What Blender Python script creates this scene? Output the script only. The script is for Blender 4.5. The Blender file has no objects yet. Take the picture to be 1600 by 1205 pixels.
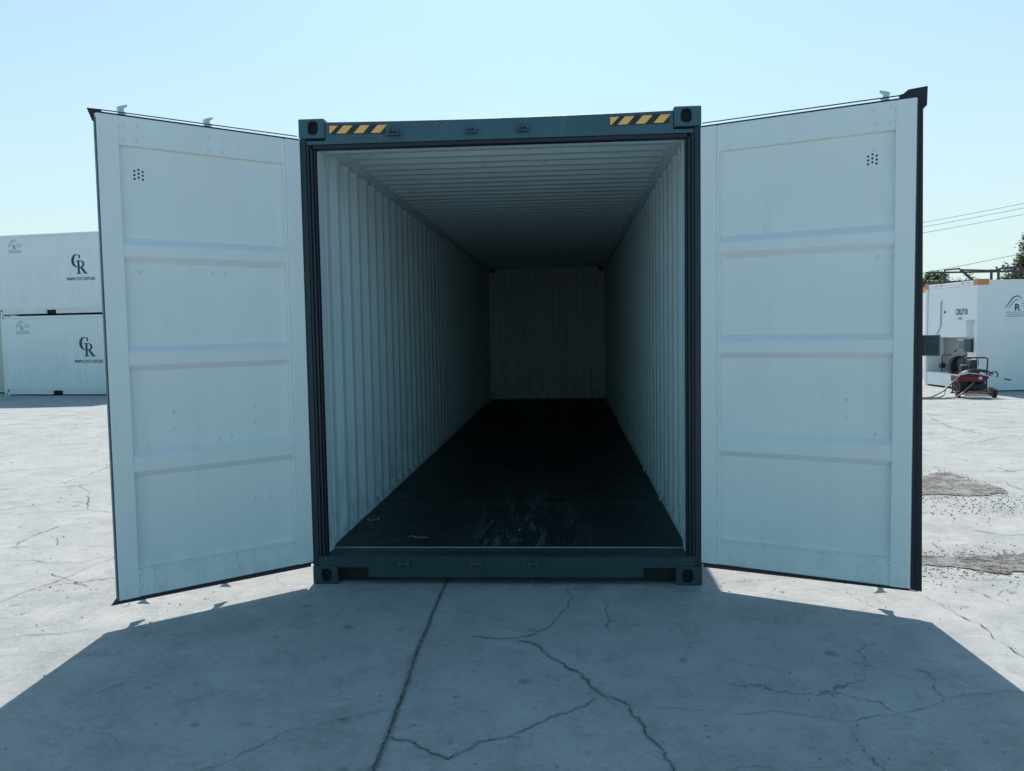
import bpy, bmesh, math, random
from mathutils import Vector, Matrix, noise
rnd = random.Random(7)
R = math.radians
scn = bpy.context.scene
col = scn.collection

# ---------------------------------------------------------------- camera
YAW, PIT, ROL, FPX = -0.06739264, -0.06607325, -0.01693645, 1295.153
CAM = Vector((0.40867, -5.0691, 1.58313))
f = Vector((math.sin(YAW)*math.cos(PIT), math.cos(YAW)*math.cos(PIT), math.sin(PIT)))
r = Vector((math.cos(YAW), -math.sin(YAW), 0)); u = r.cross(f)
r2 = r*math.cos(ROL)+u*math.sin(ROL); u2 = u*math.cos(ROL)-r*math.sin(ROL)
cd = bpy.data.cameras.new('camera'); cam = bpy.data.objects.new('camera', cd); col.objects.link(cam)
m = Matrix((r2, u2, -f)).transposed().to_4x4(); m.translation = CAM
cam.matrix_world = m
cd.sensor_width = 36; cd.lens = FPX*36/1600; cd.clip_start = 0.05; cd.clip_end = 6000
scn.camera = cam

# ---------------------------------------------------------------- light
SUN_EL, SUN_AZ = R(49), R(-2.3)           # azimuth from +Y towards +X
w = bpy.data.worlds.new('World'); scn.world = w; w.use_nodes = True
nt = w.node_tree; bg = nt.nodes['Background']
sky = nt.nodes.new('ShaderNodeTexSky'); sky.sky_type = 'NISHITA'; sky.sun_disc = False
sky.sun_elevation = SUN_EL; sky.sun_rotation = SUN_AZ
sky.altitude = 50; sky.air_density = 1.2; sky.dust_density = 0.9; sky.ozone_density = 1.4
tint = nt.nodes.new('ShaderNodeMix'); tint.data_type = 'RGBA'; tint.blend_type = 'MULTIPLY'
tint.inputs['Factor'].default_value = 1.0
tint.inputs['B'].default_value = (0.59, 0.89, 0.86, 1)
nt.links.new(sky.outputs[0], tint.inputs['A'])
tcw = nt.nodes.new('ShaderNodeTexCoord'); sx = nt.nodes.new('ShaderNodeSeparateXYZ'); nt.links.new(tcw.outputs['Generated'], sx.inputs[0])
mr_ = nt.nodes.new('ShaderNodeMapRange'); mr_.interpolation_type = 'SMOOTHSTEP'
for i_, v_ in enumerate((-.02, .50, .80, .28)): mr_.inputs[i_+1].default_value = v_
nt.links.new(sx.outputs[2], mr_.inputs[0])
cl = nt.nodes.new('ShaderNodeTexNoise'); cl.inputs['Scale'].default_value = 2.2; cl.inputs['Detail'].default_value = 4; nt.links.new(tcw.outputs['Generated'], cl.inputs['Vector'])
ca = nt.nodes.new('ShaderNodeMath'); ca.operation = 'MULTIPLY_ADD'; nt.links.new(cl.outputs['Fac'], ca.inputs[0]); ca.inputs[1].default_value = .22; ca.inputs[2].default_value = -.11
cb_ = nt.nodes.new('ShaderNodeMath'); cb_.operation = 'ADD'; nt.links.new(ca.outputs[0], cb_.inputs[0]); nt.links.new(mr_.outputs[0], cb_.inputs[1])
hz = nt.nodes.new('ShaderNodeMix'); hz.data_type = 'RGBA'; md_ = nt.nodes.new('ShaderNodeMapRange'); md_.interpolation_type = 'SMOOTHSTEP'; nt.links.new(sx.outputs[1], md_.inputs[0])
for i_, v_ in enumerate((-.4, .9, .06, 1.0)): md_.inputs[i_+1].default_value = v_
mm_ = nt.nodes.new('ShaderNodeMath'); mm_.operation = 'MULTIPLY'; mm_.use_clamp = True; nt.links.new(cb_.outputs[0], mm_.inputs[0]); nt.links.new(md_.outputs[0], mm_.inputs[1])
nt.links.new(mm_.outputs[0], hz.inputs['Factor'])
nt.links.new(tint.outputs['Result'], hz.inputs['A']); hz.inputs['B'].default_value = (4.45, 5.05, 5.35, 1)
nt.links.new(hz.outputs['Result'], bg.inputs[0])
bg.inputs[1].default_value = 0.11
sd = bpy.data.lights.new('sun', 'SUN'); sd.energy = 3.75; sd.angle = R(0.53); sd.color = (1.0, 0.91, 0.82)
so = bpy.data.objects.new('sun', sd); col.objects.link(so)
to_sun = Vector((math.sin(SUN_AZ)*math.cos(SUN_EL), math.cos(SUN_AZ)*math.cos(SUN_EL), math.sin(SUN_EL)))
so.rotation_euler = to_sun.to_track_quat('Z', 'Y').to_euler(); so.location = (0, 0, 30)
scn.view_settings.view_transform = 'Standard'; scn.view_settings.look = 'None'
scn.view_settings.gamma = 1.0; scn.view_settings.exposure = 0.58

# ---------------------------------------------------------------- materials
class NT:
    def __init__(s, name):
        s.m = bpy.data.materials.new(name); s.m.use_nodes = True
        s.t = s.m.node_tree; s.b = s.t.nodes['Principled BSDF']
        s.co = s.n('ShaderNodeTexCoord').outputs['Object']
    def n(s, typ, **kw):
        k = s.t.nodes.new(typ)
        for a, v in kw.items(): setattr(k, a, v)
        return k
    def l(s, a, b): s.t.links.new(a, b)
    def noise(s, scale, detail=5, rough=.6, vec=None, stretch=None, dist=0):
        k = s.n('ShaderNodeTexNoise'); k.inputs['Scale'].default_value = scale
        k.inputs['Detail'].default_value = detail; k.inputs['Roughness'].default_value = rough
        k.inputs['Distortion'].default_value = dist
        v = vec or s.co
        if stretch:
            mp = s.n('ShaderNodeMapping'); mp.inputs['Scale'].default_value = stretch; s.l(v, mp.inputs[0]); v = mp.outputs[0]
        s.l(v, k.inputs['Vector']); return k.outputs['Fac']
    def ramp(s, x, a, b, lo=0., hi=1.):
        k = s.n('ShaderNodeMapRange'); s.l(x, k.inputs[0])
        for i, v in enumerate((a, b, lo, hi)): k.inputs[i+1].default_value = v
        return k.outputs[0]
    def math(s, op, a, b=None):
        k = s.n('ShaderNodeMath', operation=op)
        for i, v in enumerate((a, b)):
            if v is None: continue
            if isinstance(v, (int, float)): k.inputs[i].default_value = v
            else: s.l(v, k.inputs[i])
        return k.outputs[0]
    def mix(s, fac, a, b):
        k = s.n('ShaderNodeMix', data_type='RGBA')
        s.l(fac, k.inputs['Factor'])
        for nm, v in (('A', a), ('B', b)):
            if isinstance(v, tuple): k.inputs[nm].default_value = (*v, 1)
            else: s.l(v, k.inputs[nm])
        return k.outputs['Result']
    def sep(s):
        k = s.n('ShaderNodeSeparateXYZ'); s.l(s.co, k.inputs[0]); return k.outputs
    def bump(s, h, strength=.2, dist=.01):
        k = s.n('ShaderNodeBump'); k.inputs['Strength'].default_value = strength; k.inputs['Distance'].default_value = dist
        s.l(h, k.inputs['Height']); s.l(k.outputs[0], s.b.inputs['Normal'])
    def set(s, c=None, rough=None, metal=None, spec=None):
        for nm, v in (('Base Color', c), ('Roughness', rough), ('Metallic', metal), ('Specular IOR Level', spec)):
            if v is None: continue
            if isinstance(v, tuple): s.b.inputs[nm].default_value = (*v, 1)
            elif isinstance(v, (int, float)): s.b.inputs[nm].default_value = v
            else: s.l(v, s.b.inputs[nm])
        return s.m

def paint(name, base, var=.12, dirt=(.12, .10, .08), dirt_amt=.25, rough=.45, streak=(3, 3, .25), wave=.15, spec=.5, wave_scale=1.6):
    k = NT(name)
    lo = tuple(c*(1-var) for c in base); hi = tuple(min(1, c*(1+var*.5)) for c in base)
    c = k.mix(k.ramp(k.noise(1.3, 4, .6), .3, .7), lo, hi)
    st = k.noise(4, 6, .65, stretch=streak)
    fine = k.noise(45, 4, .7)
    d = k.math('MULTIPLY', k.ramp(st, .55, .8), k.ramp(fine, .35, .75))
    d = k.math('MULTIPLY', d, dirt_amt*2)
    c = k.mix(d, c, dirt)
    sp = k.ramp(k.noise(120, 2, .5), .70, .78)
    c = k.mix(k.math('MULTIPLY', sp, dirt_amt), c, dirt)
    k.set(c, k.ramp(k.noise(7, 5, .6), .3, .7, rough-.08, rough+.12), spec=spec)
    h = k.math('ADD', k.math('MULTIPLY', k.noise(wave_scale, 3, .5), 3.0), k.math('MULTIPLY', k.noise(90, 3, .5), .03))
    k.bump(h, wave, .01)
    return k.m

M = {}
M['white'] = paint('light_grey_paint', (.78, .82, .84), .04, (.40, .38, .34), .16, .42)
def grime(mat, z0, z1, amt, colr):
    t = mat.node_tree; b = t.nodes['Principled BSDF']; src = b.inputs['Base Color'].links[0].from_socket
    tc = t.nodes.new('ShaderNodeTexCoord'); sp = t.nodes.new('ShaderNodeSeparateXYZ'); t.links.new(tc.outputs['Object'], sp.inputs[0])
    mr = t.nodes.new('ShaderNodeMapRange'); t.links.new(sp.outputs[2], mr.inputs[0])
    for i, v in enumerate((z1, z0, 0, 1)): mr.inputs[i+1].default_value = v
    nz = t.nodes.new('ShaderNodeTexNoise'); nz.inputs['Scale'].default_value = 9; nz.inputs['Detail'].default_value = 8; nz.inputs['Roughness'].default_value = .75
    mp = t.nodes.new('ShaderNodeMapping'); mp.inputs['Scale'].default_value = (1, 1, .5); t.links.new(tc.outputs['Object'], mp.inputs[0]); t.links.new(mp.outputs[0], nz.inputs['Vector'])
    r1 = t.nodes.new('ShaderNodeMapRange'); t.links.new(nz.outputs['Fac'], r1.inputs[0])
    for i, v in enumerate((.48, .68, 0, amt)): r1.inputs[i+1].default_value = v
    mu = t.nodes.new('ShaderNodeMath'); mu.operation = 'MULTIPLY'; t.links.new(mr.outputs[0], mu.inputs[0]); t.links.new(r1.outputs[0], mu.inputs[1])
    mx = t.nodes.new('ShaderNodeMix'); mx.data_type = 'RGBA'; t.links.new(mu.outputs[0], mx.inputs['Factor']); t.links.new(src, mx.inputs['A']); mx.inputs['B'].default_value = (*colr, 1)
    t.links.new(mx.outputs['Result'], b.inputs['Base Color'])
grime(M['white'], .12, .45, .32, (.30, .30, .28))
M['inner'] = paint('interior_grey_paint', (.62, .77, .82), .06, (.16, .15, .13), .35, .5)
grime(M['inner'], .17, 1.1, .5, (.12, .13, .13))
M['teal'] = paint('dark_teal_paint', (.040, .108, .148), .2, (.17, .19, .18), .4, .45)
M['boxpaint'] = paint('box_paint', (.028, .072, .080), .2, (.12, .14, .13), .3, .5)
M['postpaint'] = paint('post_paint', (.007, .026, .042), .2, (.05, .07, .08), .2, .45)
M['tealdark'] = paint('deep_and_shaded_teal', (.013, .048, .060), .25, (.12, .13, .12), .4, .5)  # frame teal with low-level shade put into the colour; plain dark teal on boxes
M['reefer'] = paint('reefer_white_paint', (.86, .87, .88), .04, (.48, .38, .27), .5, .5, streak=(5, 5, .15), wave=.1)
M['reefer_clean'] = paint('bright_white_paint', (.88, .89, .89), .03, (.45, .40, .32), .2, .45)
M['cream'] = paint('cream_paint', (.62, .60, .52), .06, (.30, .22, .14), .35, .5)
M['rail'] = paint('rusty_white_rail', (.82, .81, .79), .05, (.36, .20, .12), .55, .55)
M['orange'] = paint('orange_paint', (.66, .27, .12), .2, (.5, .3, .2), .4, .5)
M['steel'] = paint('dark_steel', (.028, .030, .045), .25, (.12, .06, .05), .5, .6)
M['maroon'] = paint('maroon_paint', (.13, .014, .024), .2, (.06, .03, .03), .4, .5)
M['pale'] = paint('pale_plastic', (.6, .62, .62), .1, (.2, .2, .2), .3, .5)
M['recess'] = paint('recess_grey', (.34, .34, .33), .1, (.12, .11, .10), .4, .6)
M['glassbox'] = paint('teal_box', (.05, .16, .17), .2, (.02, .05, .05), .3, .25)
k = NT('black_rubber'); M['rubber'] = k.set(k.mix(k.noise(30, 4, .6), (.004, .008, .014), (.013, .020, .030)), .55); k.bump(k.noise(60, 3), .2, .003)
k = NT('bottom_rubber'); M['rubber2'] = k.set(k.mix(k.noise(20, 4, .6), (.03, .032, .034), (.075, .07, .07)), .7)
k = NT('galvanised'); M['galv'] = k.set(k.mix(k.noise(60, 3, .6), (.42, .45, .46), (.68, .70, .72)), .38, .55)
k = NT('black_void'); M['black'] = k.set((.006, .007, .008), .7)
k = NT('navy_print'); M['print'] = k.set(k.mix(k.ramp(k.noise(40, 4, .7), .4, .7), (.010, .030, .075), (.03, .06, .12)), .5)
k = NT('faded_print'); M['faded'] = k.set(k.mix(k.ramp(k.noise(60, 4, .7), .4, .7), (.16, .25, .34), (.34, .42, .48)), .5)
k = NT('decal_yellow'); M['yellow'] = k.set(k.mix(k.noise(30, 4), (.98, .46, .13), (1.0, .54, .18)), .35)
k = NT('decal_black'); M['decal'] = k.set((.014, .016, .022), .35)
k = NT('hose_green'); M['hgreen'] = k.set((.10, .42, .16), .5)
k = NT('hose_pink'); M['hpink'] = k.set((.35, .20, .20), .5)
k = NT('hose_black'); M['hblack'] = k.set((.03, .035, .045), .5)
k = NT('paper_scrap'); M['paper'] = k.set(k.mix(k.noise(50, 3), (.26, .28, .27), (.46, .48, .46)), .8)
k = NT('leaf_dark'); M['leafd'] = k.set(k.mix(k.noise(2.5, 4), (.035, .062, .022), (.11, .15, .05)), .6)
k = NT('leaf_grey'); M['leafg'] = k.set(k.mix(k.noise(2.5, 4), (.06, .085, .045), (.15, .17, .09)), .6)
k = NT('bark'); M['bark'] = k.set(k.mix(k.noise(8, 5), (.06, .05, .04), (.15, .12, .10)), .9)
k = NT('cable'); M['cable'] = k.set((.20, .25, .28), .6)

# container floor plywood: dark, slightly glossy, seams and tyre scuffs
k = NT('dark_plywood')
o = k.sep()
c = k.mix(k.ramp(k.noise(2.0, 6, .7, stretch=(3, .6, 1)), .3, .75), (.006, .010, .012), (.020, .032, .034))
edge = k.ramp(k.math('ABSOLUTE', k.math('ADD', o[0], 0.0)), .62, 1.1)
c = k.mix(k.math('MULTIPLY', edge, k.ramp(k.noise(3, 5, .7), .25, .6)), c, (.022, .045, .046))
sm = k.noise(1.7, 5, .75, stretch=(9, 1.1, 1), dist=1.2)
mask = k.math('MULTIPLY', k.ramp(k.math('ABSOLUTE', k.math('SUBTRACT', o[0], .12)), .55, .1), k.ramp(o[1], 3.2, .8))
sm = k.math('MULTIPLY', k.ramp(sm, .50, .64), mask)
c = k.mix(k.math('MULTIPLY', sm, .9), c, (.15, .20, .22))
seam = None
for y0 in (1.618, 4.01, 6.4, 8.8):
    q = k.ramp(k.math('ABSOLUTE', k.math('SUBTRACT', o[1], y0)), .014, .006)
    seam = q if seam is None else k.math('ADD', seam, q)
c = k.mix(k.math('MULTIPLY', seam, k.ramp(k.noise(1.1, 3, .7), .38, .52)), c, (.16, .13, .10))
dust = k.ramp(k.noise(160, 2, .5), .735, .76)
c = k.mix(k.math('MULTIPLY', dust, .35), c, (.25, .27, .27))
M['ply'] = k.set(c, k.ramp(k.noise(6, 5, .7), .3, .7, .42, .65), spec=.3)
k.bump(k.noise(40, 4, .6), .15, .003)

# concrete yard
k = NT('yard_concrete')
big = k.noise(.35, 6, .6); mid = k.noise(2.2, 7, .68); fin = k.noise(38, 6, .75); grit = k.noise(220, 3, .7)
c = k.mix(k.ramp(mid, .34, .66), (.20, .222, .226), (.445, .457, .457))
c = k.mix(k.math('MULTIPLY', k.ramp(big, .40, .62), .6), c, (.41, .425, .43))
bl = k.noise(5.5, 5, .7, dist=.6); c = k.mix(k.math('MULTIPLY', k.ramp(bl, .50, .66), .5), c, (.19, .21, .215))
wp = k.noise(14, 6, .8); c = k.mix(k.math('MULTIPLY', k.ramp(wp, .55, .70), .55), c, (.58, .59, .59))
c = k.mix(k.math('MULTIPLY', k.ramp(fin, .30, .75), .45), c, (.52, .535, .545))
c = k.mix(k.math('MULTIPLY', k.ramp(grit, .50, .66), .6), c, (.16, .17, .175))
# round oil spots
vo = k.n('ShaderNodeTexVoronoi', voronoi_dimensions='2D'); vo.inputs['Scale'].default_value = 3.1
nz = k.n('ShaderNodeTexNoise'); nz.inputs['Scale'].default_value = 9; k.l(k.co, nz.inputs['Vector'])
wv = k.n('ShaderNodeMix', data_type='VECTOR'); wv.inputs['Factor'].default_value = .06
k.l(k.co, wv.inputs['A']); k.l(nz.outputs['Color'], wv.inputs['B'])
k.l(wv.outputs['Result'], vo.inputs['Vector'])
hsh = k.n('ShaderNodeSeparateColor'); k.l(vo.outputs['Color'], hsh.inputs[0])
rad = k.math('MULTIPLY', hsh.outputs[1], .085)
spot = k.math('MULTIPLY', k.ramp(k.math('SUBTRACT', vo.outputs['Distance'], rad), .03, -.02), k.ramp(hsh.outputs[0], .35, .75))
c = k.mix(k.math('MULTIPLY', spot, .6), c, (.15, .165, .17))
vo2 = k.n('ShaderNodeTexVoronoi', voronoi_dimensions='2D'); vo2.inputs['Scale'].default_value = 11; k.l(wv.outputs['Result'], vo2.inputs['Vector'])
h2 = k.n('ShaderNodeSeparateColor'); k.l(vo2.outputs['Color'], h2.inputs[0])
sp2 = k.math('MULTIPLY', k.ramp(vo2.outputs['Distance'], .10, .05), k.math('GREATER_THAN', h2.outputs[0], .90))
c = k.mix(k.math('MULTIPLY', sp2, .6), c, (.12, .13, .14))
# hairline cracks
def crackmask(scale, width, warp):
    wn = k.n('ShaderNodeTexNoise'); wn.inputs['Scale'].default_value = 1.7; wn.inputs['Detail'].default_value = 8; wn.inputs['Roughness'].default_value = .7
    k.l(k.co, wn.inputs['Vector'])
    wm = k.n('ShaderNodeMix', data_type='VECTOR'); wm.inputs['Factor'].default_value = warp
    k.l(k.co, wm.inputs['A']); k.l(wn.outputs['Color'], wm.inputs['B'])
    v = k.n('ShaderNodeTexVoronoi', feature='DISTANCE_TO_EDGE'); v.inputs['Scale'].default_value = scale
    k.l(wm.outputs['Result'], v.inputs['Vector'])
    return k.ramp(v.outputs['Distance'], width, width*.3)
ck = k.math('MULTIPLY', crackmask(.38, .0022, .30), k.ramp(k.noise(.9, 3, .6), .50, .60))
c = k.mix(k.math('MULTIPLY', ck, .7), c, (.11, .11, .115))
M['concrete'] = k.set(c, k.ramp(mid, .3, .7, .75, .92), spec=.25)
k.bump(k.math('ADD', k.math('ADD', k.math('MULTIPLY', fin, .6), k.math('MULTIPLY', k.noise(6, 5, .7), 2.0)), k.math('ADD', k.math('MULTIPLY', grit, .25), k.math('MULTIPLY', ck, -1.2))), .8, .006)

k = NT('crack_grit')
c = k.mix(k.ramp(k.noise(70, 5, .8), .36, .66), (.035, .038, .04), (.34, .345, .345))
c = k.mix(k.ramp(k.noise(16, 5, .8), .54, .64), c, (.32, .34, .345))
M['crack'] = k.set(c, .95, spec=.1); k.bump(k.noise(90, 4, .8), 1.0, .02)
k = NT('crack_fringe')
c = k.mix(k.ramp(k.noise(60, 5, .8), .35, .65), (.20, .205, .21), (.42, .425, .43))
M['fringe'] = k.set(c, .95, spec=.1); k.bump(k.noise(80, 4, .8), .8, .01)
k = NT('broken_concrete')
c = k.mix(k.ramp(k.noise(34, 6, .85), .42, .60), (.07, .06, .058), (.44, .425, .41))
c = k.mix(k.ramp(k.noise(5, 6, .8), .47, .56), c, (.42, .43, .43))
M['rubble'] = k.set(c, .95, spec=.1); k.bump(k.noise(26, 6, .8), 1.0, .04)
k = NT('stone'); M['stone'] = k.set(k.mix(k.noise(9, 3), (.20, .20, .20), (.50, .51, .51)), .9)
k = NT('pale_stone'); M['stonel'] = k.set(k.mix(k.noise(9, 3), (.40, .41, .41), (.62, .63, .62)), .9)

# ---------------------------------------------------------------- builders
class MB:
    def __init__(s): s.bm = bmesh.new()
    def quadbox(s, P):                      # 8 corners
        v = [s.bm.verts.new(p) for p in P]
        for a in ((0,3,2,1),(4,5,6,7),(0,1,5,4),(1,2,6,5),(2,3,7,6),(3,0,4,7)): s.bm.faces.new([v[i] for i in a])
        return s
    def box(s, x0, x1, y0, y1, z0, z1):
        return s.quadbox([(x0,y0,z0),(x1,y0,z0),(x1,y1,z0),(x0,y1,z0),(x0,y0,z1),(x1,y0,z1),(x1,y1,z1),(x0,y1,z1)])
    def prism(s, pts, fn, a, b):            # polygon pts 2D, fn(p, t) -> 3D
        n = len(pts); A = [s.bm.verts.new(fn(p, a)) for p in pts]; B = [s.bm.verts.new(fn(p, b)) for p in pts]
        s.bm.faces.new(A); s.bm.faces.new(B[::-1])
        for i in range(n): s.bm.faces.new((A[i], B[i], B[(i+1) % n], A[(i+1) % n]))
        return s
    def sheet(s, prof, fn, a, b):
        A = [s.bm.verts.new(fn(p, a)) for p in prof]; B = [s.bm.verts.new(fn(p, b)) for p in prof]
        for i in range(len(prof)-1): s.bm.faces.new((A[i], A[i+1], B[i+1], B[i]))
        return s
    def tube(s, pts, rad, seg=8, closed=False):
        pts = [Vector(p) for p in pts]; rings = []; n = len(pts)
        up = Vector((0, 0, 1))
        for i, p in enumerate(pts):
            d = (pts[min(i+1, n-1)]-pts[max(i-1, 0)]).normalized()
            if abs(d.dot(up)) > .95: up = Vector((1, 0, 0)) if abs(d.x) < .9 else Vector((0, 1, 0))
            a = d.cross(up).normalized(); b = d.cross(a); rr = rad[i] if isinstance(rad, (list, tuple)) else rad
            rings.append([s.bm.verts.new(p+a*math.cos(2*math.pi*j/seg)*rr+b*math.sin(2*math.pi*j/seg)*rr) for j in range(seg)])
            up = a.cross(d)*1.0
        for i in range(n-1):
            for j in range(seg): s.bm.faces.new((rings[i][j], rings[i][(j+1) % seg], rings[i+1][(j+1) % seg], rings[i+1][j]))
        s.bm.faces.new(rings[0]); s.bm.faces.new(rings[-1][::-1])
        return s
    def split(s, name, mat, parent=None, **kw):   # every connected piece becomes an object of its own
        left = set(s.bm.verts); out = []
        while left:
            st = [left.pop()]; comp = [st[0]]
            while st:
                v = st.pop()
                for e_ in v.link_edges:
                    w_ = e_.other_vert(v)
                    if w_ in left: left.discard(w_); st.append(w_); comp.append(w_)
            ix = {v: i for i, v in enumerate(comp)}; q = MB()
            nv = [q.bm.verts.new(v.co) for v in comp]
            fs = {f_ for v in comp for f_ in v.link_faces}
            for f_ in sorted(fs, key=lambda f_: f_.calc_center_median().to_tuple(4)): q.bm.faces.new([nv[ix[v]] for v in f_.verts])
            out.append(q.build(name, mat, parent, **kw))
        s.bm.free(); return out
    def build(s, name, mat, parent=None, bevel=0, smooth=False, seg=2):
        bmesh.ops.recalc_face_normals(s.bm, faces=s.bm.faces[:])
        me = bpy.data.meshes.new(name); s.bm.to_mesh(me); s.bm.free()
        mats = mat if isinstance(mat, list) else [mat]
        for q in mats: me.materials.append(M[q] if isinstance(q, str) else q)
        o = bpy.data.objects.new(name, me); col.objects.link(o)
        if parent: o.parent = parent
        if smooth:
            for p in me.polygons: p.use_smooth = True
        if bevel:
            b = o.modifiers.new('bevel', 'BEVEL'); b.width = bevel; b.segments = seg; b.limit_method = 'ANGLE'; b.angle_limit = R(40)
        return o
def tag(o, label=None, cat=None, group=None, kind=None):
    for a, v in (('label', label), ('category', cat), ('group', group), ('kind', kind)):
        if v: o[a] = v
    return o
def empty(name, loc=(0,0,0), rz=0, **kw):
    o = bpy.data.objects.new(name, None); col.objects.link(o); o.location = loc; o.rotation_euler = (0, 0, rz); o.empty_display_size = .2
    return tag(o, **kw)
def text_mesh(body, size, name, mat, parent, mtx, bold=0, ext=.0015, sx=1):
    cu = bpy.data.curves.new(name, 'FONT'); cu.body = body; cu.size = size; cu.extrude = ext; cu.offset = bold; cu.align_x = 'LEFT'
    t = bpy.data.objects.new('tmp', cu); col.objects.link(t)
    dg = bpy.context.evaluated_depsgraph_get(); me = bpy.data.meshes.new_from_object(t.evaluated_get(dg))
    bpy.data.objects.remove(t); me.name = name; me.materials.clear(); me.materials.append(M[mat])
    o = bpy.data.objects.new(name, me); col.objects.link(o); o.parent = parent
    me.transform(mtx @ Matrix.Diagonal((sx, 1, 1, 1)))
    return o

# ---------------------------------------------------------------- ground
def gz(x, y):
    d = math.hypot(x, y)
    a = max(0., min(1., (-x-4)/9)); t = max(0., min(1., (d-9)/14)); t = t*t*(3-2*t)
    return -.25*a*t
def frange(vals): return sorted(set(vals))
xs = frange([-3000,-1000,-400,-150,-80]+[i*2. for i in range(-25, 26)]+[80,150,400,1000,3000])
ys = frange([-1000,-300,-100,-50]+[i*2. for i in range(-15, 31)]+[100,200,500,1200,4000])
bm = bmesh.new(); g = [[bm.verts.new((x, y, gz(x, y))) for x in xs] for y in ys]
for j in range(len(ys)-1):
    for i in range(len(xs)-1): bm.faces.new((g[j][i], g[j][i+1], g[j+1][i+1], g[j+1][i]))
mb = MB(); mb.bm.free(); mb.bm = bm
tag(mb.build('ground', 'concrete', smooth=True), kind='structure')

def fractal(pts, amp, depth, rg):
    pts = [Vector((*p, 0)) for p in pts]
    for _ in range(depth):
        q = [pts[0]]
        for a, b in zip(pts, pts[1:]):
            d = b-a; n = Vector((-d.y, d.x, 0)); q += [(a+b)/2+n*rg.uniform(-amp, amp), b]
        pts = q
    return pts
def ribbon(mb, pts, wfn, z):
    prev = None; n = len(pts)
    for i, p in enumerate(pts):
        d = (pts[min(i+1, n-1)]-pts[max(i-1, 0)]).normalized(); nn = Vector((-d.y, d.x, 0)); a, b = wfn(i/(n-1))
        zz = gz(p.x, p.y)+z
        v = (mb.bm.verts.new((p.x+nn.x*a, p.y+nn.y*a, zz)), mb.bm.verts.new((p.x-nn.x*b, p.y-nn.y*b, zz)))
        if prev: mb.bm.faces.new((prev[0], prev[1], v[1], v[0]))
        prev = v
CW = .42
NEAR = [  # (points, width, grit)
 ([(.14,-.94),(.21,-.96),(.28,-1.09),(.39,-1.28),(.49,-1.47),(.54,-1.56)], .011, 1),
 ([(.54,-1.56),(.65,-1.65),(.69,-1.81),(.72,-1.96),(.76,-2.1),(.79,-2.4)], .009, 1),
 ([(.52,-1.59),(.39,-1.73),(.27,-1.83),(.17,-1.93),(.05,-1.98),(0,-2.06),(-.05,-2.12),(-.12,-2.08),(-.21,-1.99),(-.31,-1.95)], .007, 1),
 ([(.67,-1.64),(.9,-1.7),(1.08,-1.72),(1.24,-1.69),(1.41,-1.73),(1.53,-1.77),(1.72,-1.71),(1.92,-1.61),(1.98,-1.54),(2.13,-1.5),(2.35,-1.47),(2.7,-1.4)], .0035, .4),
 ([(1.98,-1.54),(2.0,-1.41),(2.02,-1.27),(1.99,-1.25)], .004, .5),
 ([(1.54,-1.78),(1.49,-1.91),(1.49,-2.01),(1.5,-2.11),(1.6,-2.4)], .006, .5),
 ([(.38,-.04),(.42,-.26),(.35,-.51),(.25,-.78),(.17,-.88),(.11,-.9),(-.1,-.88)], .005, .8),
 ([(.41,-1.93),(.55,-1.91),(.67,-1.91)], .002, 0),
 ([(.81,-2.16),(.99,-2.15),(1.34,-2.12),(1.51,-2.11),(1.81,-2.07)], .0025, .2),
 ([(1.42,-1.55),(1.4,-1.69)], .0015, 0),
 ([(.26,-1.89),(.25,-1.98),(.19,-2.15)], .002, 0),
 ([(1.22,-.03),(1.4,.07),(1.52,.1),(1.7,.12)], .004, .3),
 ([(2.07,-.02),(2.07,-.26),(2.12,-.4)], .0025, .2),
 ([(.52,-.1),(.83,-.11),(1.06,-.07)], .002, .6),
 ([(-.35,-1.74),(-.5,-1.79),(-.61,-1.86),(-.73,-1.92),(-.78,-2.01),(-.84,-2.1),(-.93,-2.22),(-1.1,-2.5)], .0055, .5),
 ([(-1.51,.14),(-1.42,0),(-1.29,-.16)], .0025, 0),
 ([(-.32,-2.19),(-.4,-2.23),(-.5,-2.4)], .006, .5),
]
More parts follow.
